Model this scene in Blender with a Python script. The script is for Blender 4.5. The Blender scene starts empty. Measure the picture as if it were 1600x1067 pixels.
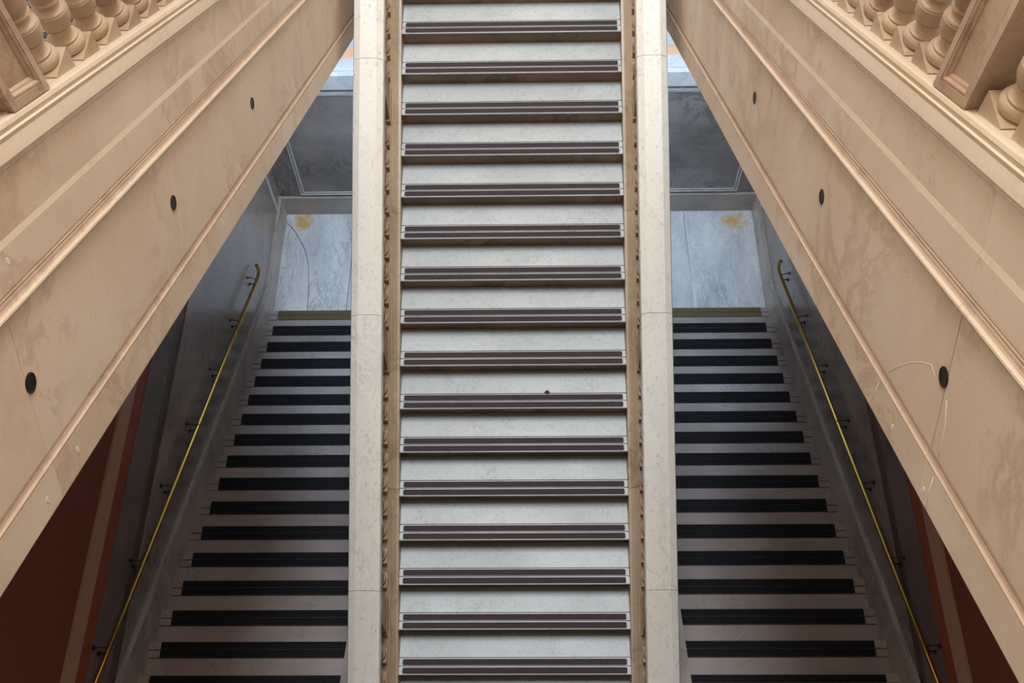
import bpy, bmesh, math, random
from mathutils import Vector, Matrix
random.seed(4)
S = bpy.context.scene
COL = S.collection

# ------------------------------------------------------------------ camera
ZG = 9.40                                    # eye height above the ground-floor level
F, PITCH, YAW, ROLL, CX = 1629.476, 1.04048, 0.032586, -0.035022, 0.14188
cam = bpy.data.cameras.new('camera'); cam.sensor_width = 36.0; cam.lens = F / 1600 * 36
cam.clip_start = 0.05; cam.clip_end = 200
co = bpy.data.objects.new('camera', cam); COL.objects.link(co)
cy, sy, cp, sp, cr, sr = math.cos(YAW), math.sin(YAW), math.cos(PITCH), math.sin(PITCH), math.cos(ROLL), math.sin(ROLL)
right = Vector((cy, sy, 0)); fwd = Vector((-sy, cy, 0)); zz = Vector((0, 0, 1))
D = fwd * cp - zz * sp; U = fwd * sp + zz * cp
R2 = right * cr + U * sr; U2 = U * cr - right * sr
M = Matrix((R2, U2, -D)).transposed().to_4x4(); M.translation = Vector((CX, 0, ZG))
co.matrix_world = M
S.camera = co

# ------------------------------------------------------------------ light
w = bpy.data.worlds.new('world'); S.world = w; w.use_nodes = True
bg = w.node_tree.nodes['Background']; bg.inputs[0].default_value = (0.80, 0.88, 1.0, 1); bg.inputs[1].default_value = 0.18

def area(name, loc, rot, sx, sy_, power, col):
    l = bpy.data.lights.new(name, 'AREA'); l.shape = 'RECTANGLE'; l.size = sx; l.size_y = sy_
    l.energy = power; l.color = col
    o = bpy.data.objects.new(name, l); COL.objects.link(o); o.location = loc; o.rotation_euler = rot
    return o
area('skylight', (0, 7.0, 19.2), (0, 0, 0), 4.4, 7.2, 2750, (0.93, 0.965, 1.0))
area('rear_window_daylight', (0, 14.6, 1.75), (math.radians(-90), 0, 0), 6.6, 3.0, 110, (0.70, 0.84, 1.0))
for s_ in (-1, 1):
    sw = area('side_fill_light', (s_ * 3.36, 8.05, 1.4), (0, math.radians(62 * s_), 0), 1.6, 2.3, 215, (0.62, 0.80, 1.0))  # added bluish fill lamp that brightens the lower landing, in front of solid wall
    sw.data.spread = math.radians(142)
S.view_settings.view_transform = 'Standard'; S.view_settings.look = 'None'
S.view_settings.exposure = -0.03; S.view_settings.gamma = 1.0; S.view_settings.use_curve_mapping = False

# ------------------------------------------------------------------ materials
def rgb(r, g, b):
    f = lambda c: (c / 12.92 if c <= 0.04045 else ((c + 0.055) / 1.055) ** 2.4)
    return (f(r / 255), f(g / 255), f(b / 255), 1)

def marble(name, base, tone, vein, vscale=1.6, vamt=0.5, speck=None, rough=0.42, width=0.03, stretch=(1, 1, 1), bump=0.04, tonescale=1.1, tilt=0.6, specks=(0.60, 0.80, 0.5)):
    m = bpy.data.materials.new(name); m.use_nodes = True
    nt = m.node_tree; N = nt.nodes; L = nt.links
    b = N['Principled BSDF']; b.inputs['Roughness'].default_value = rough
    tc = N.new('ShaderNodeTexCoord'); oi = N.new('ShaderNodeObjectInfo')
    mul = N.new('ShaderNodeVectorMath'); mul.operation = 'SCALE'; mul.inputs[3].default_value = 37.0
    cmb = N.new('ShaderNodeCombineXYZ')
    for i in range(3): L.new(oi.outputs['Random'], cmb.inputs[i])
    L.new(cmb.outputs[0], mul.inputs[0])
    mp = N.new('ShaderNodeMapping'); mp.inputs['Scale'].default_value = stretch; mp.inputs['Rotation'].default_value = (tilt * .5, 0.3, tilt)
    L.new(tc.outputs['Object'], mp.inputs['Vector'])
    add = N.new('ShaderNodeVectorMath'); add.operation = 'ADD'
    L.new(mp.outputs[0], add.inputs[0]); L.new(mul.outputs[0], add.inputs[1])
    def noise(sc, det, dist=0, r=0.55):
        n = N.new('ShaderNodeTexNoise'); n.inputs['Scale'].default_value = sc; n.inputs['Detail'].default_value = det
        n.inputs['Roughness'].default_value = r; n.inputs['Distortion'].default_value = dist
        L.new(add.outputs[0], n.inputs['Vector']); return n
    def ramp(src, pts):
        r = N.new('ShaderNodeValToRGB'); e = r.color_ramp.elements
        while len(e) < len(pts): e.new(0.5)
        for i, (p, v) in enumerate(pts):
            e[i].position = p; e[i].color = (v, v, v, 1)
        L.new(src, r.inputs[0]); return r.outputs[0]
    def mix(a, bb, fac):
        x = N.new('ShaderNodeMix'); x.data_type = 'RGBA'
        if isinstance(a, tuple): x.inputs[6].default_value = a
        else: L.new(a, x.inputs[6])
        if isinstance(bb, tuple): x.inputs[7].default_value = bb
        else: L.new(bb, x.inputs[7])
        L.new(fac, x.inputs[0]); return x.outputs[2]
    t = noise(tonescale, 6, 0.4)
    c = mix(base, tone, ramp(t.outputs[0], [(0.36, 0), (0.68, 1)]))
    v = noise(vscale, 8, 0.5, 0.68)
    vm = ramp(v.outputs[0], [(0.5 - width * 2.2, 0), (0.5, vamt), (0.5 + width, 0)])
    gate = ramp(noise(vscale * 0.6, 3).outputs[0], [(0.42, 0.12), (0.62, 1)])
    mm = N.new('ShaderNodeMath'); mm.operation = 'MULTIPLY'; L.new(vm, mm.inputs[0]); L.new(gate, mm.inputs[1])
    c = mix(c, vein, mm.outputs[0])
    sn = noise(34, 5, 0.2, 0.7)
    c = mix(c, speck or vein, ramp(sn.outputs[0], [(specks[0], 0), (specks[1], specks[2])]))
    L.new(c, b.inputs['Base Color'])
    rr = N.new('ShaderNodeMapRange'); rr.inputs[3].default_value = rough - 0.08; rr.inputs[4].default_value = rough + 0.12
    L.new(t.outputs[0], rr.inputs[0]); L.new(rr.outputs[0], b.inputs['Roughness'])
    if bump:
        bp = N.new('ShaderNodeBump'); bp.inputs['Strength'].default_value = bump; bp.inputs['Distance'].default_value = 0.01
        L.new(sn.outputs[0], bp.inputs['Height']); L.new(bp.outputs[0], b.inputs['Normal'])
    m['c_out'] = 0
    return m

def plain(name, col, rough=0.5, metal=0.0, var=0.12, scale=6.0):
    m = bpy.data.materials.new(name); m.use_nodes = True
    N = m.node_tree.nodes; L = m.node_tree.links; b = N['Principled BSDF']
    b.inputs['Specular IOR Level'].default_value = 0.2 if rough > 0.7 else 0.5
    b.inputs['Metallic'].default_value = metal; b.inputs['Roughness'].default_value = rough
    tc = N.new('ShaderNodeTexCoord'); n = N.new('ShaderNodeTexNoise'); n.inputs['Scale'].default_value = scale; n.inputs['Detail'].default_value = 6
    L.new(tc.outputs['Object'], n.inputs['Vector'])
    x = N.new('ShaderNodeMix'); x.data_type = 'RGBA'
    x.inputs[6].default_value = tuple(max(0, c * (1 - var)) for c in col[:3]) + (1,)
    x.inputs[7].default_value = tuple(min(1, c * (1 + var)) for c in col[:3]) + (1,)
    L.new(n.outputs[0], x.inputs[0]); L.new(x.outputs[2], b.inputs['Base Color'])
    return m

MAT = {}
MAT['tread'] = marble('white_tread_marble', rgb(180, 186, 189), rgb(165, 171, 173), rgb(110, 115, 122), 5.0, 0.42, rgb(118, 121, 126), 0.45, 0.012, specks=(0.54, 0.74, 0.6))
MAT['riser'] = marble('brown_riser_marble', rgb(150, 122, 92), rgb(118, 94, 72), rgb(74, 56, 46), 2.6, 0.7, rgb(88, 68, 54), 0.4, 0.05)
MAT['stringer'] = marble('tan_stringer_marble', rgb(184, 166, 142), rgb(160, 140, 114), rgb(108, 90, 70), 2.6, 0.5, rgb(120, 96, 72), 0.4)
MAT['baluster_c'] = marble('tan_baluster_marble', rgb(186, 160, 132), rgb(160, 132, 104), rgb(110, 86, 66), 3, 0.5, rgb(130, 100, 76), 0.4)
MAT['coping'] = marble('grey_white_coping_marble', rgb(212, 210, 204), rgb(202, 199, 191), rgb(112, 110, 108), 4.2, 0.28, rgb(112, 108, 102), 0.32, 0.014, (1, .5, 1), specks=(0.58, 0.74, 0.6))
MAT['strip'] = plain('dark_brown_rubber_strip', rgb(60, 50, 53), 0.85, 0, 0.16, 9)
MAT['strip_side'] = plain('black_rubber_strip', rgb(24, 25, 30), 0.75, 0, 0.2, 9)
MAT['strip_worn'] = plain('worn_olive_rubber_strip', rgb(88, 76, 46), 0.65, 0, 0.2, 5)
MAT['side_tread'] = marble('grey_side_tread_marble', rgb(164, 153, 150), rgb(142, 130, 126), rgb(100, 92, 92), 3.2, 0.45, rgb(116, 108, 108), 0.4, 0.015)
MAT['well'] = marble('grey_veined_wall_marble', rgb(152, 141, 134), rgb(124, 112, 105), rgb(86, 76, 72), 2.0, 0.45, rgb(116, 106, 102), 0.22, 0.02, (1, 1, 1), 0.02, 0.7)
MAT['well_dark'] = marble('dark_grey_panel_marble', rgb(160, 152, 148), rgb(122, 114, 110), rgb(80, 74, 74), 2.2, 0.6, rgb(88, 82, 86), 0.3, 0.05, (1, 1, 1), 0.02, 0.9)
MAT['skirt'] = marble('grey_skirting_marble', rgb(178, 168, 160), rgb(150, 140, 132), rgb(100, 92, 88), 1.8, 0.6, rgb(120, 110, 104), 0.35)
MAT['beige'] = marble('beige_wall_marble', rgb(230, 215, 198), rgb(216, 196, 174), rgb(180, 148, 122), 1.5, 0.5, rgb(170, 136, 110), 0.42, 0.03, (1, 1, 1), 0.015, 0.8)
MAT['cap'] = marble('cream_cap_marble', rgb(212, 196, 174), rgb(206, 188, 165), rgb(164, 140, 118), 1.8, 0.25, rgb(176, 146, 116), 0.38, 0.02, (1, 1, 1), 0.015)
MAT['cove'] = marble('reddish_molding_marble', rgb(208, 184, 162), rgb(198, 173, 150), rgb(158, 130, 108), 1.6, 0.4, rgb(150, 110, 84), 0.4)
MAT['baluster_r'] = marble('beige_baluster_marble', rgb(200, 178, 156), rgb(176, 149, 124), rgb(134, 106, 86), 4.0, 0.5, rgb(150, 122, 98), 0.42, 0.04)
MAT['landing'] = marble('blue_white_landing_marble', rgb(214, 216, 218), rgb(176, 181, 188), rgb(120, 126, 138), 2.2, 0.55, rgb(112, 116, 124), 0.35, 0.022, (1.6, .6, 1), specks=(0.55, 0.72, 0.7), tilt=-0.8, tonescale=1.6)
MAT['floor_w'] = marble('white_floor_marble', rgb(214, 214, 214), rgb(196, 198, 200), rgb(150, 152, 156), 1.4, 0.4, rgb(160, 160, 160), 0.3)
MAT['floor_o'] = plain('apricot_floor_tile', rgb(232, 184, 148), 0.4, 0, 0.06, 3)
MAT['red'] = plain('dark_red_wall_paint', rgb(122, 62, 48), 0.6, 0, 0.06, 1.5)
MAT['red2'] = plain('rust_red_dado_paint', rgb(146, 74, 50), 0.55, 0, 0.08, 1.5)
MAT['dado'] = plain('pinkish_dado_rail', rgb(178, 140, 124), 0.5, 0, 0.08, 4)
MAT['base_g'] = marble('grey_base_marble', rgb(120, 110, 108), rgb(98, 88, 86), rgb(64, 56, 54), 2, 0.5, rgb(78, 70, 68), 0.35)
MAT['base_d'] = marble('dark_brown_band_marble', rgb(92, 78, 72), rgb(70, 58, 54), rgb(44, 36, 34), 2, 0.6, rgb(54, 46, 44), 0.35)
MAT['brass'] = plain('polished_brass', rgb(190, 154, 78), 0.2, 1.0, 0.12, 12)
MAT['bronze'] = plain('dark_bronze', rgb(78, 62, 46), 0.35, 0.9, 0.2, 12)
MAT['plug'] = plain('dark_metal_plug', rgb(46, 36, 30), 0.4, 0.6, 0.2, 30)
MAT['filler'] = plain('pale_filler', rgb(236, 222, 204), 0.5, 0, 0.06, 12)
MAT['plaster'] = plain('warm_white_plaster', rgb(214, 200, 182), 0.8, 0, 0.04, 2)
MAT['frame'] = marble('pale_grey_frame_marble', rgb(200, 196, 192), rgb(178, 172, 168), rgb(120, 114, 112), 3, 0.4, rgb(130, 124, 120), 0.35)
MAT['seam'] = plain('dark_joint', rgb(60, 52, 46), 0.8, 0, 0.1, 6)

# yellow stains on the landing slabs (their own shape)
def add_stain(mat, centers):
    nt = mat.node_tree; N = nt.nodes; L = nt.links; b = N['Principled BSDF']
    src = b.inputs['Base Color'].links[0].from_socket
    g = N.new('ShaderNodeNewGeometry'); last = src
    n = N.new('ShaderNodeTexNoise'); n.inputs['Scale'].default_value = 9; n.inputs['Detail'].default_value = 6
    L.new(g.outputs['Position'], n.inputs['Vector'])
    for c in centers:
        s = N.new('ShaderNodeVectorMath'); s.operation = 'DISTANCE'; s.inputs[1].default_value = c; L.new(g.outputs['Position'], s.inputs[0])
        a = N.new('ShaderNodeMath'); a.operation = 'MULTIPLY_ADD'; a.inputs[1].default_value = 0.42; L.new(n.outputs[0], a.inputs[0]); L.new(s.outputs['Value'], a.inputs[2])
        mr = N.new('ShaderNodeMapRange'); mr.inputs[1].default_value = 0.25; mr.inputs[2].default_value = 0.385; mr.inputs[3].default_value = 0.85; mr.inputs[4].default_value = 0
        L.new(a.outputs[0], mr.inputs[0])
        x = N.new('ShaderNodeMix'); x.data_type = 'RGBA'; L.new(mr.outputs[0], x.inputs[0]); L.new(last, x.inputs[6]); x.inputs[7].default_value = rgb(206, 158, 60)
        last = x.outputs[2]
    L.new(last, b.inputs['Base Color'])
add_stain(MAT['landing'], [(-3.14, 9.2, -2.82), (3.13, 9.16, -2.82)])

# ------------------------------------------------------------------ mesh helpers
WORLD = {}
def wl(o): return WORLD[o.name] if o else Vector((0, 0, 0))

def link(name, data, parent=None, at=(0, 0, 0), mat=None):
    o = bpy.data.objects.new(name, data); COL.objects.link(o)
    at = Vector(at); WORLD[o.name] = at
    o.parent = parent; o.location = at - wl(parent)
    if mat is not None and data is not None and not data.materials: data.materials.append(MAT[mat])
    return o

def thing(name, label, cat, loc=(0, 0, 0), group=None):
    o = link(name, None, None, loc); o.empty_display_size = 0.2
    o['label'] = label; o['category'] = cat
    if group: o['group'] = group
    return o

def finish(bm, name, origin=(0, 0, 0), smooth=False):
    bmesh.ops.recalc_face_normals(bm, faces=bm.faces[:])
    if smooth:
        for f in bm.faces: f.smooth = True
    bmesh.ops.translate(bm, verts=bm.verts[:], vec=-Vector(origin))
    me = bpy.data.meshes.new(name); bm.to_mesh(me); bm.free(); return me

def prism(bm, pts, lift):
    """pts: list of 3D points of an end polygon; lift(i,p)->matching point of the other end"""
    a = [bm.verts.new(p) for p in pts]; b = [bm.verts.new(lift(i, p)) for i, p in enumerate(pts)]
    n = len(pts)
    bm.faces.new(a); bm.faces.new(b[::-1])
    for i in range(n): bm.faces.new((a[i], b[i], b[(i + 1) % n], a[(i + 1) % n]))

def box(bm, x0, x1, y0, y1, z0, z1):
    prism(bm, [(x0, y0, z0), (x1, y0, z0), (x1, y1, z0), (x0, y1, z0)], lambda i, p: (p[0], p[1], z1))

def box_me(name, x0, x1, y0, y1, z0, z1, origin=None, bevel=0.0):
    bm = bmesh.new(); box(bm, x0, x1, y0, y1, z0, z1)
    if bevel: bmesh.ops.bevel(bm, geom=bm.edges[:], offset=bevel, segments=1, affect='EDGES', profile=0.5)
    if origin is None: origin = ((x0 + x1) / 2, (y0 + y1) / 2, z0)
    return finish(bm, name, origin), origin

def put_box(name, mat, parent, x0, x1, y0, y1, z0, z1, bevel=0.0):
    me, o = box_me(name, x0, x1, y0, y1, z0, z1, None, bevel); return link(name, me, parent, o, mat)

def rake_me(name, prof, y0, y1, base, s=1, shear0=0.0, shear1=0.0, origin=None):
    """sweep an (x, dz) outline along a raking line z=base(y); ends may lean by shear*dz"""
    bm = bmesh.new()
    def P(x, dz, y, sh):
        yy = y + sh * dz; return (s * x, yy, base(yy) + dz)
    prism(bm, [P(x, dz, y0, shear0) for x, dz in prof], lambda i, p: P(prof[i][0], prof[i][1], y1, shear1))
    if origin is None: origin = (s * prof[0][0], y0, base(y0))
    return finish(bm, name, origin), origin

def put_rake(name, mat, parent, prof, y0, y1, base, s=1, shear0=0.0, shear1=0.0):
    me, o = rake_me(name, prof, y0, y1, base, s, shear0, shear1); return link(name, me, parent, o, mat)

def lathe_me(name, prof, seg=24):
    bm = bmesh.new(); rings = []
    for r, z in prof:
        rings.append([bm.verts.new((r * math.cos(2 * math.pi * k / seg), r * math.sin(2 * math.pi * k / seg), z)) for k in range(seg)])
    for a, b in zip(rings, rings[1:]):
        for k in range(seg): bm.faces.new((a[k], a[(k + 1) % seg], b[(k + 1) % seg], b[k]))
    bm.faces.new(rings[0][::-1]); bm.faces.new(rings[-1])
    me = finish(bm, name); 
    for p in me.polygons: p.use_smooth = len(p.vertices) == 4
    me.set_sharp_from_angle(angle=math.radians(28))
    return me

def tube_me(name, path, r, origin, seg=12):
    bm = bmesh.new(); path = [Vector(p) for p in path]; rings = []
    up = Vector((0.13, 0.21, 1)).normalized()
    for i, p in enumerate(path):
        d = (path[min(i + 1, len(path) - 1)] - path[max(i - 1, 0)]).normalized()
        a = d.cross(up).normalized(); b = d.cross(a)
        rings.append([bm.verts.new(p + (a * math.cos(t) + b * math.sin(t)) * r) for t in [2 * math.pi * k / seg for k in range(seg)]])
    for u, v in zip(rings, rings[1:]):
        for k in range(seg): bm.faces.new((u[k], u[(k + 1) % seg], v[(k + 1) % seg], v[k]))
    bm.faces.new(rings[0][::-1]); bm.faces.new(rings[-1])
    return finish(bm, name, origin, True)

def rounded_strip(name, w, d, h, rad):
    """strip centred on x, front edge at y=0, rounded corners in plan, thickness h"""
    pts = []
    for cx_, cy_, a0 in ((w / 2 - rad, rad, -90), (w / 2 - rad, d - rad, 0), (-w / 2 + rad, d - rad, 90), (-w / 2 + rad, rad, 180)):
        for k in range(4):
            a = math.radians(a0 + 30 * k); pts.append((cx_ + rad * math.cos(a), cy_ + rad * math.sin(a), 0))
    bm = bmesh.new(); prism(bm, pts, lambda i, p: (p[0], p[1], h)); return finish(bm, name)

def struct(name, me_o, mat):
    me, o = me_o; ob = link(name, me, None, o, mat); ob['kind'] = 'structure'; return ob

# ------------------------------------------------------------------ dimensions
T = 0.34; R = 0.156725
YC, ZC, HA = 7.124025, -6.668677 + ZG, 0.983            # central flight: first visible nosing
MC = R / T
ZC0 = ZC - MC * YC
cbase = lambda y: ZC0 + MC * y                           # nosing line of the central flight
YS, ZS, HB = 7.585688, -12.065171 + ZG, 3.431
RS = 0.156581; MS = RS / T
ZS0 = ZS + MS * YS
sbase = lambda y: ZS0 - MS * y                           # nosing line of the side flights
ZL = ZS - RS                                             # lower landing level
YW = 9.384                                               # back wall of the lower landing
MR = 0.595
rbase = lambda y: 6.94 - MR * y                          # lower edge of the returning upper flights
XB = 1.42
TOPY = 8.484; TOPZ = ZC + 4 * R                          # upper landing

# ------------------------------------------------------------------ structure
wall_back = struct('wall_back', box_me('wall_back', -HB, HB, YW, YW + 0.3, ZL, -0.26), 'well_dark')
XW = HB + 0.35
for s, side in ((-1, 'left'), (1, 'right')):
    xs = sorted((s * HB, s * XW))
    wall = struct('wall_' + side, box_me('wall_' + side, xs[0], xs[1], -6, YW, ZL - 0.2, 0.23), 'well')
    wall['label'] = 'grey veined marble side wall of the %s lower stairs' % side
    # upper wall and its horizontal bands, all fixed to the same wall
    def band(nm, mat, z0, z1, proud):
        a = sorted((s * (HB - proud), s * XW)); put_box(nm, mat, wall, a[0], a[1], -6, YW if z0 < .4 else 14.8, z0, z1)
    band('dark_band', 'base_d', 0.232, 0.42, -0.012)
    band('base_course', 'base_g', 0.42, 0.86, 0.0)
    band('dado_panel', 'red2', 0.86, 1.09, -0.01)
    band('dado_rail', 'dado', 1.09, 1.31, 0.008)
    band('wall_paint', 'red', 1.31, 3.6, -0.015)
    band('upper_wall', 'plaster', 3.6, 19.4, -0.015)
    # cut stone blocks of the dark band
    # panel moulding near the landing corner and the moulding round the base
    for dx, wd in ((0.0, 0.022), (0.030, 0.030)):
        a = sorted((s * (HB - 0.012), s * (HB + 0.01)))
        put_box('panel_molding', 'frame', wall, a[0], a[1], 9.075 + dx, 9.075 + dx + wd, ZL + 0.43, -0.32, 0.004)

# wall panel frame on the back wall: outer and inner mouldings
def frame(x0, x1, z0, z1, wd, proud, nm):
    f = YW - proud
    put_box(nm, 'frame', wall_back, x0, x1, f, YW + 0.01, z0, z0 + wd, 0.004)
    put_box(nm, 'frame', wall_back, x0, x1, f, YW + 0.01, z1 - wd, z1, 0.004)
    put_box(nm, 'frame', wall_back, x0, x0 + wd, f, YW + 0.01, z0 + wd, z1 - wd, 0.004)
    put_box(nm, 'frame', wall_back, x1 - wd, x1, f, YW + 0.01, z0 + wd, z1 - wd, 0.004)
ZP = ZL + 0.425
for x0, x1 in ((-3.12, -0.12), (0.12, 3.12)):
    frame(x0, x1, ZP, -0.34, 0.024, 0.020, 'panel_molding')
    frame(x0 + 0.034, x1 - 0.034, ZP + 0.034, -0.374, 0.026, 0.012, 'panel_molding')
put_box('baseboard', 'skirt', wall_back, -HB, HB, YW - 0.035, YW + 0.01, ZL, ZL + 0.385, 0.006)

# floor of the lower landing: separate slabs
fl = struct('floor_landing', box_me('floor_landing', -HB, HB, 7.2, YW + 0.3, ZL - 0.25, ZL - 0.03), 'seam')
fl.name = 'floor_landing'
def slab(poly, parent, mat, z0, z1):
    cxm = sum(p[0] for p in poly) / len(poly); cym = sum(p[1] for p in poly) / len(poly)
    bm = bmesh.new(); prism(bm, [(x, y, z0) for x, y in poly], lambda i, p: (p[0], p[1], z1))
    return link('floor_slab', finish(bm, 'floor_slab', (cxm, cym, z0)), parent, (cxm, cym, z0), mat)
g = 0.007
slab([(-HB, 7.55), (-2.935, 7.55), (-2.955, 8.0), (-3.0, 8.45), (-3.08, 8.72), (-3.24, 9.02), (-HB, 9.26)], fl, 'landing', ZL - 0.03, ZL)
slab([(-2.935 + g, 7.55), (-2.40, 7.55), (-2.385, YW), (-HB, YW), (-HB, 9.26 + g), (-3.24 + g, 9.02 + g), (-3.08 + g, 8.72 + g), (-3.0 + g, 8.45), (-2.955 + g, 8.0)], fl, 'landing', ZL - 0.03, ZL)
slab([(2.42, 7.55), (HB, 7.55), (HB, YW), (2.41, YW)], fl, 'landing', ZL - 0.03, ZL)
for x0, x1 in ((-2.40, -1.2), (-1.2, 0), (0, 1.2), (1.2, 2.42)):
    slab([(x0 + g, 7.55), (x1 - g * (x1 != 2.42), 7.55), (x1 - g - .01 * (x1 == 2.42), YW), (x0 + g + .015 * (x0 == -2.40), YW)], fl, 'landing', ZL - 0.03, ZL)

# ground floor beyond the well, with its bands of stone
fr = struct('floor', box_me('floor', -XW, XW, YW + 0.02, 14.9, -0.255, -0.02), 'seam')
def bandfloor(y0, y1, z1, mat, cuts):
    for a, b in zip(cuts, cuts[1:]):
        put_box('floor_slab', mat, fr, a + .002, b - .002, y0, y1 - .003, -0.02, z1, 0.003)
cuts = [-HB, -2.4, -1.2, 0, 1.2, 2.4, HB]
put_box('floor_edge', 'floor_w', fr, -HB, HB, YW - 0.055, YW + 0.02, -0.255, 0.0, 0.006)
bandfloor(YW + 0.022, 9.475, 0.014, 'floor_w', cuts)
bandfloor(9.475, 9.62, 0.0, 'floor_w', [-HB, -1.8, 0, 1.8, HB])
bandfloor(9.62, 9.80, 0.0, 'floor_o', cuts)
bandfloor(9.80, 9.89, 0.0, 'floor_w', [-HB, -1.8, 0, 1.8, HB])
bandfloor(9.89, 10.02, 0.0, 'floor_w', cuts)
for k in range(6):
    bandfloor(10.02 + .8 * k, min(14.9, 10.82 + .8 * k), 0.0, 'floor_o', cuts)
struct('floor_entrance', box_me('floor_entrance', -HB, HB, -6, 1.45, -0.3, 0.0), 'landing')
# upper gallery and upper landing, ceiling with its skylight opening, end walls
struct('floor_gallery', box_me('floor_gallery', -HB, HB, -6, -0.55, 7.35, 7.75), 'plaster')
struct('floor_upper_landing', box_me('floor_upper_landing', -HB, HB, TOPY + 0.03, 12.0, TOPZ - 0.35, TOPZ), 'floor_w')
struct('wall_front', box_me('wall_front', -XW, XW, -6.3, -6, ZL, 19.4), 'plaster')
struct('wall_upper_back', box_me('wall_upper_back', -XW, XW, 12.0, 12.3, TOPZ - 0.35, 19.4), 'plaster')
bm = bmesh.new()
for a in ((-XW, XW, -6.3, 3.3), (-XW, XW, 10.7, 12.3), (-XW, -2.3, 3.3, 10.7), (2.3, XW, 3.3, 10.7)): box(bm, *a, 19.4, 19.7)
struct('ceiling', (finish(bm, 'ceiling', (0, 3, 19.4)), (0, 3, 19.4)), 'plaster')

# frames added round the side fill lamps; the walls behind have no openings
for n_, s in ((1, -1), (2, 1)):
    bm = bmesh.new(); a = sorted((s * 3.36, s * 3.44))
    for y0, y1, z0, z1 in ((6.82, 6.90, 0.52, 2.28), (9.20, 9.28, 0.52, 2.28), (6.90, 9.20, 0.52, 0.60), (6.90, 9.20, 2.20, 2.28)): box(bm, a[0], a[1], y0, y1, z0, z1)
    struct('fill_light_frame_%d' % n_, (finish(bm, 'fill_light_frame_%d' % n_, (s * 3.4, 8.05, 0.52)), (s * 3.4, 8.05, 0.52)), 'plaster')

# ------------------------------------------------------------------ treads
def tread_me(name, halfw, depth, th, grooves, x0=None, x1=None, direction=1):
    """nosing front edge at y=0, body towards +y (direction=1) or -y; top at z=0; grooves cut across the top"""
    x0 = -halfw if x0 is None else x0; x1 = halfw if x1 is None else x1
    gd = th * 0.7
    pr = [(0.008, -th), (0.0, -th + 0.008), (0.0, -0.006), (0.005, 0.0)]
    for gy in grooves: pr += [(gy, 0.0), (gy + 0.0005, -gd), (gy + 0.0085, -gd), (gy + 0.009, 0.0)]
    pr += [(depth, 0.0), (depth, -th)]
    bm = bmesh.new(); prism(bm, [(x0, direction * y, z) for y, z in pr], lambda i, p: (x1, p[1], p[2]))
    return finish(bm, name)

# ------------------------------------------------------------------ central staircase
st = thing('staircase', 'wide central flight of white marble stairs with double brown strips on every tread', 'staircase', (0, 1.7, 0))
tm = tread_me('tread', HA, T + 0.045, 0.02, (0.068, 0.139))
sm1 = rounded_strip('grip_strip', 2 * (HA - 0.030), 0.052, 0.003, 0.012)
rm = finish((lambda b: (box(b, -HA, HA, 0.032, 0.075, -R, -0.02), b)[1])(bmesh.new()), 'riser')
rm16 = finish((lambda b: (box(b, -HA, HA, 0.032, 0.075, -R - 0.08, -0.02), b)[1])(bmesh.new()), 'riser')
for k in range(-4, 17):
    at = (0, YC - k * T, ZC - k * R)
    t = link('tread', tm, st, at, 'tread')
    for dy in (0.009, 0.080): link('grip_strip', sm1, t, (at[0], at[1] + dy, at[2] - 0.001), 'strip')
    link('riser', rm16 if k == 16 else rm, st, at, 'riser')
# raking body under the steps
put_rake('underside', 'plaster', st, [(-HA, -0.21), (HA, -0.21), (HA, -0.42), (-HA, -0.42)], 2.3, TOPY + 0.3, cbase)

# ------------------------------------------------------------------ central balustrades
def arc(n, f): return [f(i / n) for i in range(n + 1)]
strprof = [(HA + .002, -0.46), (HA + .002, 0.022), (1.004, 0.024), (1.006, 0.012), (1.012, 0.012), (1.014, 0.026), (1.026, 0.034), (1.034, 0.030), (1.037, 0.020), (1.046, 0.020), (1.049, 0.040), (1.062, 0.046), (1.066, 0.056), (1.30, 0.056), (1.30, -0.46)]
copprof = [(1.035, 0.735), (1.052, 0.722), (1.075, 0.72), (1.25, 0.72), (1.273, 0.722), (1.29, 0.735), (1.29, 0.815), (1.283, 0.832), (1.232, 0.852), (1.096, 0.852), (1.042, 0.832), (1.035, 0.815)]
XM = 1.1625
def baluster_profile(h, k=1.0):
    p = [(.058, 0), (.064, .005), (.0665, .014), (.0665, .024), (.064, .033), (.058, .040), (.050, .042), (.053, .044), (.053, .051), (.050, .0525), (.044, .058), (.039, .068), (.0375, .078), (.039, .088), (.043, .092), (.046, .093), (.046, .099), (.043, .100),
         (.048, .104), (.054, .114), (.059, .132), (.0605, .152), (.0605, .170), (.0585, .172), (.0585, .177), (.055, .182), (.048, .185), (.042, .192), (.041, .204), (.044, .211), (.049, .213), (.052, .219), (.049, .226), (.045, .227), (.045, .233), (.050, .240), (.057, .265), (.058, .30), (.054, .35), (.045, .42), (.038, .48), (.034, .53),
         (.042, .532), (.044, .546), (.042, .560), (.036, .562), (.038, .60), (.050, .605), (.056, .615), (.056, .632), (.058, .636), (.058, .67)]
    p = [(r, z if z < .3 else .3 + (z - .3) * (h - .3) / .37) for r, z in p]
    return [(r * k, z) for r, z in p]

def wedge_me(name, a, slope):
    """plinth: horizontal top at z=0, underside raking with the rail; its uphill edge has no height (slope = dz/dy)"""
    bm = bmesh.new(); h = a / 2; e = 0.006
    lo = -h if slope > 0 else h                       # downhill side
    drop = abs(slope) * a
    pts = [(-h, -lo, 0), (-h, lo, 0), (-h, lo, -drop - e), (-h, -lo, -e)]
    prism(bm, pts, lambda i, p: (h, p[1], p[2])); return finish(bm, name)

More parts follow.
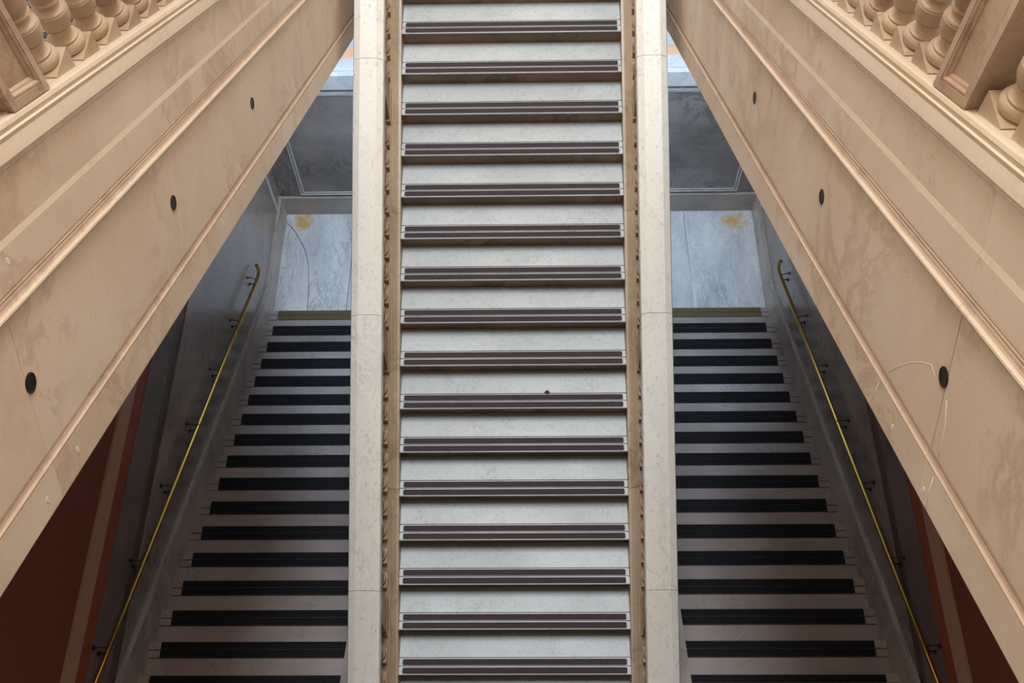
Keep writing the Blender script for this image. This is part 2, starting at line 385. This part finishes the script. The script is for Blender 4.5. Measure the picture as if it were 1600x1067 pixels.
PS = 0.13; XQ = 1.140
bal_c = lathe_me('baluster', baluster_profile(0.665, 0.95), 20)
pl_c = wedge_me('plinth', PS, MC)
ped_y = [0.4 + 0.05, 2.44, 4.45, 6.46, 8.47]
for s, side in ((-1, 'left'), (1, 'right')):
    b = thing('balustrade', 'raking marble balustrade with broad grey-white handrail on the %s of the central stairs' % side, 'balustrade', (s * XM, 1.7, 0), 'central stair balustrades')
    for y0, y1 in ((1.55, 3.43), (3.433, 5.62), (5.623, 8.62)):
        put_rake('base_rail', 'stringer', b, strprof, y0, y1, cbase, s)
    for y0, y1 in ((1.35, 2.432), (2.435, 4.400), (4.403, 6.325), (6.328, 8.60)):
        put_rake('handrail', 'coping', b, copprof, y0, y1, cbase, s)
    for py in ped_y[1:]:
        pr = [(XM - .088, 0.05), (XM - .088, 0.725), (XM + .075, 0.725), (XM + .075, 0.05)]
        put_rake('pedestal', 'baluster_c', b, pr, py - 0.125, py + 0.125, cbase, s)
        pr = [(XM - .094, 0.05), (XM - .094, 0.11), (XM + .085, 0.11), (XM + .085, 0.05)]
        put_rake('pedestal_base', 'baluster_c', b, pr, py - 0.14, py + 0.14, cbase, s)
    put_box('pedestal', 'baluster_c', b, *sorted((s * (XM - .16), s * (XM + .16))), 1.20, 1.52, 0, 1.05, 0.01)
    cs = []
    for a, c in zip(ped_y[1:], ped_y[2:]):
        mid = (a + c) / 2; cs += [mid + 0.182 * i for i in range(-4, 5)]
    cs += [2.44 - .285 - .182 * i for i in range(3)]
    for yc_ in cs:
        zt = cbase(yc_ + PS / 2) + 0.056 + 0.006
        o = link('baluster', bal_c, b, (s * XQ, yc_, zt), 'baluster_c')
        link('plinth', pl_c, o, (s * XQ, yc_, zt), 'baluster_c')

# ------------------------------------------------------------------ lower side staircases
XI = 1.46
for s, side in ((-1, 'left'), (1, 'right')):
    st2 = thing('staircase', 'lower marble stairs with black strips descending away on the %s of the central flight' % side, 'staircase', (s * 2.4, 1.7, ZL), 'lower side stairs')
    xs = sorted((s * XI, s * (HB - 0.03)))
    mid = sum(xs) / 2; hw = (xs[1] - xs[0]) / 2
    tm2 = tread_me('tread', hw, T + 0.04, 0.04, (0.072, 0.147), None, None, -1)
    L2 = (xs[1] - xs[0]) - 0.10 - 0.11
    off = -s * 0.005
    sm2 = rounded_strip('grip_strip', L2, 0.068, 0.003, 0.008)
    sm2w = sm2.copy()
    rm2 = finish((lambda bb: (box(bb, -hw, hw, -0.07, -0.03, -RS, -0.04), bb)[1])(bmesh.new()), 'riser')
    for k in range(0, 18):
        at = (mid, YS - k * T, ZS + k * RS)
        if k == 17: continue
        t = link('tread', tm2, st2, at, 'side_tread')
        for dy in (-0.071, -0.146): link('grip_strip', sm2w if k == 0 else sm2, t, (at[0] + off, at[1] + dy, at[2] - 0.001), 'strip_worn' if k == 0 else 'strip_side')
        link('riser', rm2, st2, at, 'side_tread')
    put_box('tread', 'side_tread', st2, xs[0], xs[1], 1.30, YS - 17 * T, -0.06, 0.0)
    # skirting raking along the outer wall with a moulded top
    put_rake('skirting', 'skirt', st2, [(HB - 0.032, -0.55), (HB - 0.032, 0.30), (HB, 0.30), (HB, -0.55)], 1.5, 7.785, sbase, s)
    for j, (z0, z1, pr_) in enumerate(((0.301, 0.322, 0.026), (0.323, 0.346, 0.034), (0.347, 0.362, 0.020))):
        put_rake('skirting_molding', 'skirt', st2, [(HB - pr_, z0), (HB - pr_, z1), (HB, z1), (HB, z0)], 1.5, 7.785, sbase, s)
    # landing base continuing to the back wall
    a = sorted((s * (HB - 0.032), s * HB))
    put_box('skirting', 'skirt', st2, a[0], a[1], 7.785, YW - 0.036, ZL, ZL + 0.365, 0.003)
    for z0, z1, pr_ in ((0.366, 0.39, 0.026), (0.391, 0.415, 0.034), (0.416, 0.43, 0.02)):
        a = sorted((s * (HB - pr_), s * HB)); put_box('skirting_molding', 'skirt', st2, a[0], a[1], 7.785, YW - 0.02, ZL + z0, ZL + z1)
    # curb and wall on the inner side
    put_rake('curb', 'skirt', st2, [(1.34, -0.5), (1.34, 0.16), (1.535, 0.16), (1.535, -0.5)], 1.5, 7.62, sbase, s)
    bm = bmesh.new()
    ya, yb = 2.2, 7.5
    poly = [(s * 1.30, ya, sbase(ya) - .2), (s * 1.30, yb, sbase(yb) - .2), (s * 1.30, yb, cbase(yb) - 0.4), (s * 1.30, ya, max(cbase(ya) - 0.4, sbase(ya) + 0.1))]
    prism(bm, poly, lambda i, p: (s * 1.40, p[1], p[2]))
    link('inner_wall', finish(bm, 'inner_wall', (s * 1.35, ya, sbase(ya))), st2, (s * 1.35, ya, sbase(ya)), 'well')
    put_rake('underside', 'seam', st2, [(XI, -0.22), (XI, -0.4), (HB, -0.4), (HB, -0.22)], 1.5, 7.4, sbase, s)

# ------------------------------------------------------------------ brass handrails
for s, side in ((-1, 'left'), (1, 'right')):
    xr = s * (HB - 0.10)
    hr = thing('handrail', 'slender brass handrail on brackets along the %s wall of the lower stairs' % side, 'handrail', (s * HB, 1.6, 0), 'brass wall handrails')
    rz = lambda y: sbase(y) + 0.945
    path = [(xr, y, rz(y)) for y in (1.35, 2.2, 3.2, 4.2, 5.2, 6.2, 7.0, 7.42)]
    e = path[-1]
    path += [(xr, 7.50, e[2] - .030), (xr + s * .004, 7.565, e[2] - .038), (xr + s * .022, 7.625, e[2] - .036), (xr + s * .052, 7.665, e[2] - .030)]
    link('rail', tube_me('rail', path, 0.023, (xr, 1.35, rz(1.35)), 14), hr, (xr, 1.35, rz(1.35)), 'brass')
    for yj in (6.35, 4.75, 3.05):
        dv = Vector((0, 1, -MS)).normalized() * 0.012; c = Vector((xr, yj, rz(yj)))
        link('joint_collar', tube_me('joint_collar', [c - dv, c + dv], 0.026, c, 14), hr, c, 'brass')
    for by in (7.40, 6.52, 5.62, 4.75, 3.90, 3.02, 2.15):
        c = Vector((s * HB, by, rz(by) + 0.01))
        br = link('bracket', None, hr, c)
        WORLD[br.name] = c
        zr = rz(by)
        p1 = [(s * (HB - 0.005), by - .01, zr + .075), (s * (HB - .04), by - .005, zr + .066), (s * (HB - .078), by, zr + .036), (xr, by, zr - .01)]
        p2 = [(s * (HB - 0.005), by - .03, zr - .045), (s * (HB - .045), by - .025, zr - .045), (s * (HB - .08), by - .01, zr - .038), (xr, by, zr - .018)]
        link('arm', tube_me('arm', p1, 0.0065, c, 8), br, c, 'bronze')
        link('arm', tube_me('arm', p2, 0.0065, c, 8), br, c, 'bronze')
        for q in (p1[0], p2[0]):
            q = Vector(q)
            link('wall_plate', tube_me('wall_plate', [q + Vector((s * .008, 0, 0)), q - Vector((s * .004, 0, 0)), q - Vector((s * .009, 0, 0))], 0.02, q, 12), br, q, 'bronze')

# ------------------------------------------------------------------ returning upper flights
TR = 0.286; RR = MR * TR
HT = 1.395                                        # rail base above the lower edge
PSR = 0.145
bal_r = lathe_me('baluster', baluster_profile(0.80, 1.03), 32)
pl_r = wedge_me('plinth', PSR, -MR)
YE0, YE1 = -0.5, 7.9
J = [YE0, 1.30, 4.93, YE1]                         # joints of the facing slabs (at their lower edge)
SH = 0.42
for s, side in ((-1, 'left'), (1, 'right')):
    u = thing('staircase', 'upper flight of stairs with tall beige marble side wall on the %s' % side, 'staircase', (s * XB, YE0, 6.0), 'upper returning stairs')
    def segs(nm, mat, prof, cuts=J, gap=0.001):
        out = []
        for i, (a, c) in enumerate(zip(cuts, cuts[1:])):
            out.append(put_rake(nm, mat, u, prof, a + (gap if i else 0), c, rbase, s, SH if i else 0, SH if i < len(cuts) - 2 else 0))
        return out
    xb = XB + 0.17
    segs('lower_fascia', 'beige', [(1.415, 0.0), (1.412, 0.006), (1.412, 0.166), (1.416, 0.172), (xb, 0.172), (xb, 0.0)])
    segs('lower_molding', 'cove', [(1.425, 0.1735), (1.425, 0.1755), (1.4105, 0.1765), (1.4095, 0.181), (1.4105, 0.186), (1.4130, 0.190), (1.4155, 0.197), (1.4165, 0.205), (1.4168, 0.2095), (1.4175, 0.2095), (1.4175, 0.177), (1.4245, 0.177), (1.4245, 0.2165), (xb, 0.2165), (xb, 0.1735)])
    segs('wall_slab', 'beige', [(1.4245, 0.2175), (1.4245, 0.802), (xb, 0.802), (xb, 0.2175)], J, 0.002 if s < 0 else 0.005)
    segs('upper_molding', 'cap', [(1.420, 0.803), (1.409, 0.805), (1.407, 0.812), (1.409, 0.820), (1.413, 0.823), (xb, 0.823), (xb, 0.803)])
    segs('cove_molding', 'cove', [(1.412, 0.8235), (1.4165, 0.828), (1.4195, 0.838), (1.4205, 0.852), (1.4215, 0.854), (1.4215, 0.8245), (1.4270, 0.8245), (1.4270, 0.860), (1.4283, 0.862), (1.4283, 0.825), (1.4315, 0.825), (1.4315, 0.867), (xb, 0.867), (xb, 0.8235)])
    segs('middle_fascia', 'beige', [(1.4315, 0.868), (1.4315, 1.012), (xb, 1.012), (xb, 0.868)])
    segs('bevel_molding', 'cap', [(1.4315, 1.0125), (1.4325, 1.016), (1.436, 1.030), (1.4375, 1.036), (xb, 1.036), (xb, 1.0125)])
    segs('upper_fascia', 'beige', [(1.438, 1.0365), (1.438, 1.244), (1.432, 1.247), (1.430, 1.253), (1.434, 1.262), (xb, 1.262), (xb, 1.0365)])
    segs('cap_rail', 'cap', [(1.438, 1.2625), (1.438, 1.268), (1.420, 1.271), (1.418, 1.279), (1.422, 1.300), (1.430, 1.335), (1.428, 1.352), (1.434, 1.358), (1.438, 1.352), (1.441, 1.352), (1.438, 1.372), (1.443, 1.386), (1.452, 1.392), (1.468, 1.393), (1.468, HT), (1.72, HT), (1.72, 1.2625)], [YE0, 1.05, 4.3, YE1])
    # dark round plugs and pale filler spots
    for yy in (0.22, 1.539, 2.85, 4.163, 6.86):
        z0 = (ZG - 2.862) + (1.539 - yy) * 0.588
        XP = 1.4245; c = Vector((s * XP, yy, z0))
        bm = bmesh.new(); prof = [(0.034, 0.0), (0.034, 0.004), (0.030, 0.0045), (0.027, 0.0025), (0.010, 0.002), (0.0, 0.0035)]
        n = 20; rings = []
        for r_, h_ in prof[:-1]: rings.append([bm.verts.new((s * (XP - h_), yy + r_ * math.cos(2 * math.pi * k / n), z0 + r_ * math.sin(2 * math.pi * k / n))) for k in range(n)])
        for ra, rb in zip(rings, rings[1:]):
            for k in range(n): bm.faces.new((ra[k], ra[(k + 1) % n], rb[(k + 1) % n], rb[k]))
        bm.faces.new(rings[-1])
        link('round_plug', finish(bm, 'round_plug', c), u, c, 'plug')
    spots = ((1.49, 6.147, 1.412), (1.255, 6.27, 1.412), (1.80, 6.83, 1.4315), (3.2, 5.17, 1.412), (3.62, 4.92, 1.412)) if s < 0 else ((1.593, 6.07, 1.412), (1.294, 6.224, 1.412), (2.2, 6.42, 1.4315), (2.75, 6.15, 1.4315))
    for yy, z0, xx in spots:
        c = Vector((s * xx, yy, z0)); n = 10; bm = bmesh.new()
        prism(bm, [(s * (xx + .002), yy + .010 * math.cos(2 * math.pi * k / n), z0 + .014 * math.sin(2 * math.pi * k / n)) for k in range(n)], lambda i, p: (s * (xx - .0012), p[1], p[2]))
        link('filler_spot', finish(bm, 'filler_spot', c), u, c, 'filler')
    # pale mortar lines of an old repair, let into the right-hand slabs
    if s > 0:
        for xx, pts in ((1.4245, [(1.575, 6.475), (1.622, 6.467), (1.669, 6.400), (1.710, 6.325), (1.758, 6.213), (1.790, 6.110)]), (1.412, [(1.791, 6.030), (1.780, 5.964), (1.771, 5.915)]),
                        (1.4245, [(1.470, 6.517), (1.415, 6.473), (1.362, 6.399), (1.345, 6.367)]), (1.412, [(1.296, 6.325), (1.266, 6.257), (1.234, 6.220)])):
            c = Vector((xx, pts[0][0], pts[0][1]))
            link('mortar_line', tube_me('mortar_line', [(xx + .0008, y, z) for y, z in pts], 0.0018, c, 6), u, c, 'filler')
    # steps behind the balustrade and the raking underside
    x0, x1 = XB + 0.30, HB + 0.01
    tmr = tread_me('tread', (x1 - x0) / 2, TR + 0.04, 0.04, (0.06, 0.12), None, None, -1)
    smr = rounded_strip('grip_strip', (x1 - x0) - 0.08, 0.045, 0.003, 0.01)
    rmr = finish((lambda bb: (box(bb, -(x1 - x0) / 2, (x1 - x0) / 2, -0.07, -0.03, -RR, -0.04), bb)[1])(bmesh.new()), 'riser')
    mid = s * (x0 + x1) / 2
    nline = lambda y: rbase(y) + HT - 0.10
    k0 = math.ceil(-0.45 / TR); 
    for k in range(0, 29):
        yy = 7.55 - k * TR
        if yy < -0.45: break
        at = (mid, yy, nline(yy))
        t = link('tread', tmr, u, at, 'tread')
        for dy in (-0.056, -0.112): link('grip_strip', smr, t, (at[0], at[1] + dy, at[2] - 0.001), 'strip')
        link('riser', rmr, u, at, 'riser')
    put_rake('underside', 'plaster', u, [(XB + .16, 0.06), (XB + .16, 0.85), (HB + .01, 0.85), (HB + .01, 0.06)], YE0, YE1, rbase, s)
    # ---- balustrade standing on it
    b = thing('balustrade', 'beige marble balustrade with turned balusters on the %s upper stair wall' % side, 'balustrade', (s * 1.55, YE0, 8.0), 'upper stair balustrades')
    top = lambda y: rbase(y) + HT
    n0, n1 = (2.24, 2.478) if s < 0 else (2.178, 2.412)
    first = 2.583 if s < 0 else 2.520
    up0 = (2.02 if s < 0 else 2.0)
    pitch = 0.210
    def newel(a, c):
        d_ = Vector((s * 1.57, a, top(c)))
        pr = [(1.4625, -0.02), (1.4625, 0.93), (1.68, 0.93), (1.68, -0.02)]
        nw = put_rake('newel', 'baluster_r', b, pr, a, c, top, s)
        # raised frame round a sunk panel on the face
        st_w = 0.030; xf = 1.445
        def fr_(nm, mat, p, q, z0, z1, xa, xb_): put_rake(nm, mat, nw, [(xa, z0), (xa, z1), (xb_, z1), (xb_, z0)], p, q, top, s)
        fr_('panel_frame', 'baluster_r', a, a + st_w, 0.0, 0.9, xf, 1.463)
        fr_('panel_frame', 'baluster_r', c - st_w, c, 0.0, 0.9, xf, 1.463)
        fr_('panel_frame', 'baluster_r', a + st_w, c - st_w, 0.0, 0.036, xf, 1.463)
        fr_('panel_frame', 'baluster_r', a + st_w, c - st_w, 0.864, 0.9, xf, 1.463)
        # bold sloping bead round the sunk panel, mitred at the corners
        pa, pb = a + st_w, c - st_w; za, zb = 0.036, 0.864
        def ring(o_, xx): return [(pa + o_, za + o_ * 1.5, xx), (pb - o_, za + o_ * 1.5, xx), (pb - o_, zb - o_ * 1.5, xx), (pa + o_, zb - o_ * 1.5, xx)]
        rings = [ring(0, 1.449), ring(.003, 1.4465), ring(.008, 1.4465), ring(.013, 1.451), ring(.0135, 1.4545), ring(.019, 1.4555), ring(.024, 1.460), ring(.0245, 1.4625)]
        for e_ in range(4):
            f_ = (e_ + 1) % 4; bm = bmesh.new()
            def V(t): return bm.verts.new((s * t[2], t[0], top(t[0]) + t[1]))
            A_ = [V(r_[e_]) for r_ in rings]; B_ = [V(r_[f_]) for r_ in rings]
            for i in range(len(rings) - 1): bm.faces.new((A_[i], A_[i + 1], B_[i + 1], B_[i]))
            o_w = (s * 1.449, rings[0][e_][0], top(rings[0][e_][0]) + rings[0][e_][1])
            me = finish(bm, 'panel_molding', o_w)
            mo = link('panel_molding', me, nw, o_w, 'baluster_r')
    newel(n0, n1); newel(n0 + 2.48, n1 + 2.48)
    ys = [first + pitch * i + PSR / 2 for i in range(10)] + [up0 - pitch * i + PSR / 2 for i in range(9)] + [n1 + 2.48 + .105 + pitch * i + PSR / 2 for i in range(10)]
    for yc_ in ys:
        zt = top(yc_ - PSR / 2) + 0.006
        if yc_ < 0.3 or yc_ > 7.3: continue
        o = link('baluster', bal_r, b, (s * (1.47 + PSR / 2), yc_, zt), 'baluster_r')
        link('plinth', pl_r, o, (s * (1.47 + PSR / 2), yc_, zt), 'baluster_r')
    xm = 1.5425
    put_rake('handrail', 'cap', b, [(xm - .13, 0.80), (xm - .15, 0.82), (xm - .15, 0.90), (xm - .09, 0.935), (xm + .09, 0.935), (xm + .15, 0.90), (xm + .15, 0.82), (xm + .13, 0.80)], 0.2, 7.4, top, s)

# small dry leaf lying on a tread of the central flight
lf_k = 9
ly, lz = YC - lf_k * T + 0.15, ZC - lf_k * R + 0.004
bm = bmesh.new()
pts = [(0.27, ly, lz), (0.285, ly + .018, lz + .006), (0.305, ly + .016, lz + .008), (0.318, ly + .002, lz + .003), (0.303, ly - .014, lz + .007), (0.284, ly - .013, lz + .004)]
prism(bm, [(x, y, z - .003) for x, y, z in pts], lambda i, p: (p[0], p[1], p[2] + .003))
MAT['leaf'] = plain('dry_leaf', rgb(58, 48, 46), 0.8, 0, 0.2, 60)
lf = link('leaf', finish(bm, 'leaf', (0.295, ly, lz - .003)), None, (0.295, ly, lz - .003), 'leaf')
lf['label'] = 'small dark dry leaf lying on a central stair tread'; lf['category'] = 'leaf'
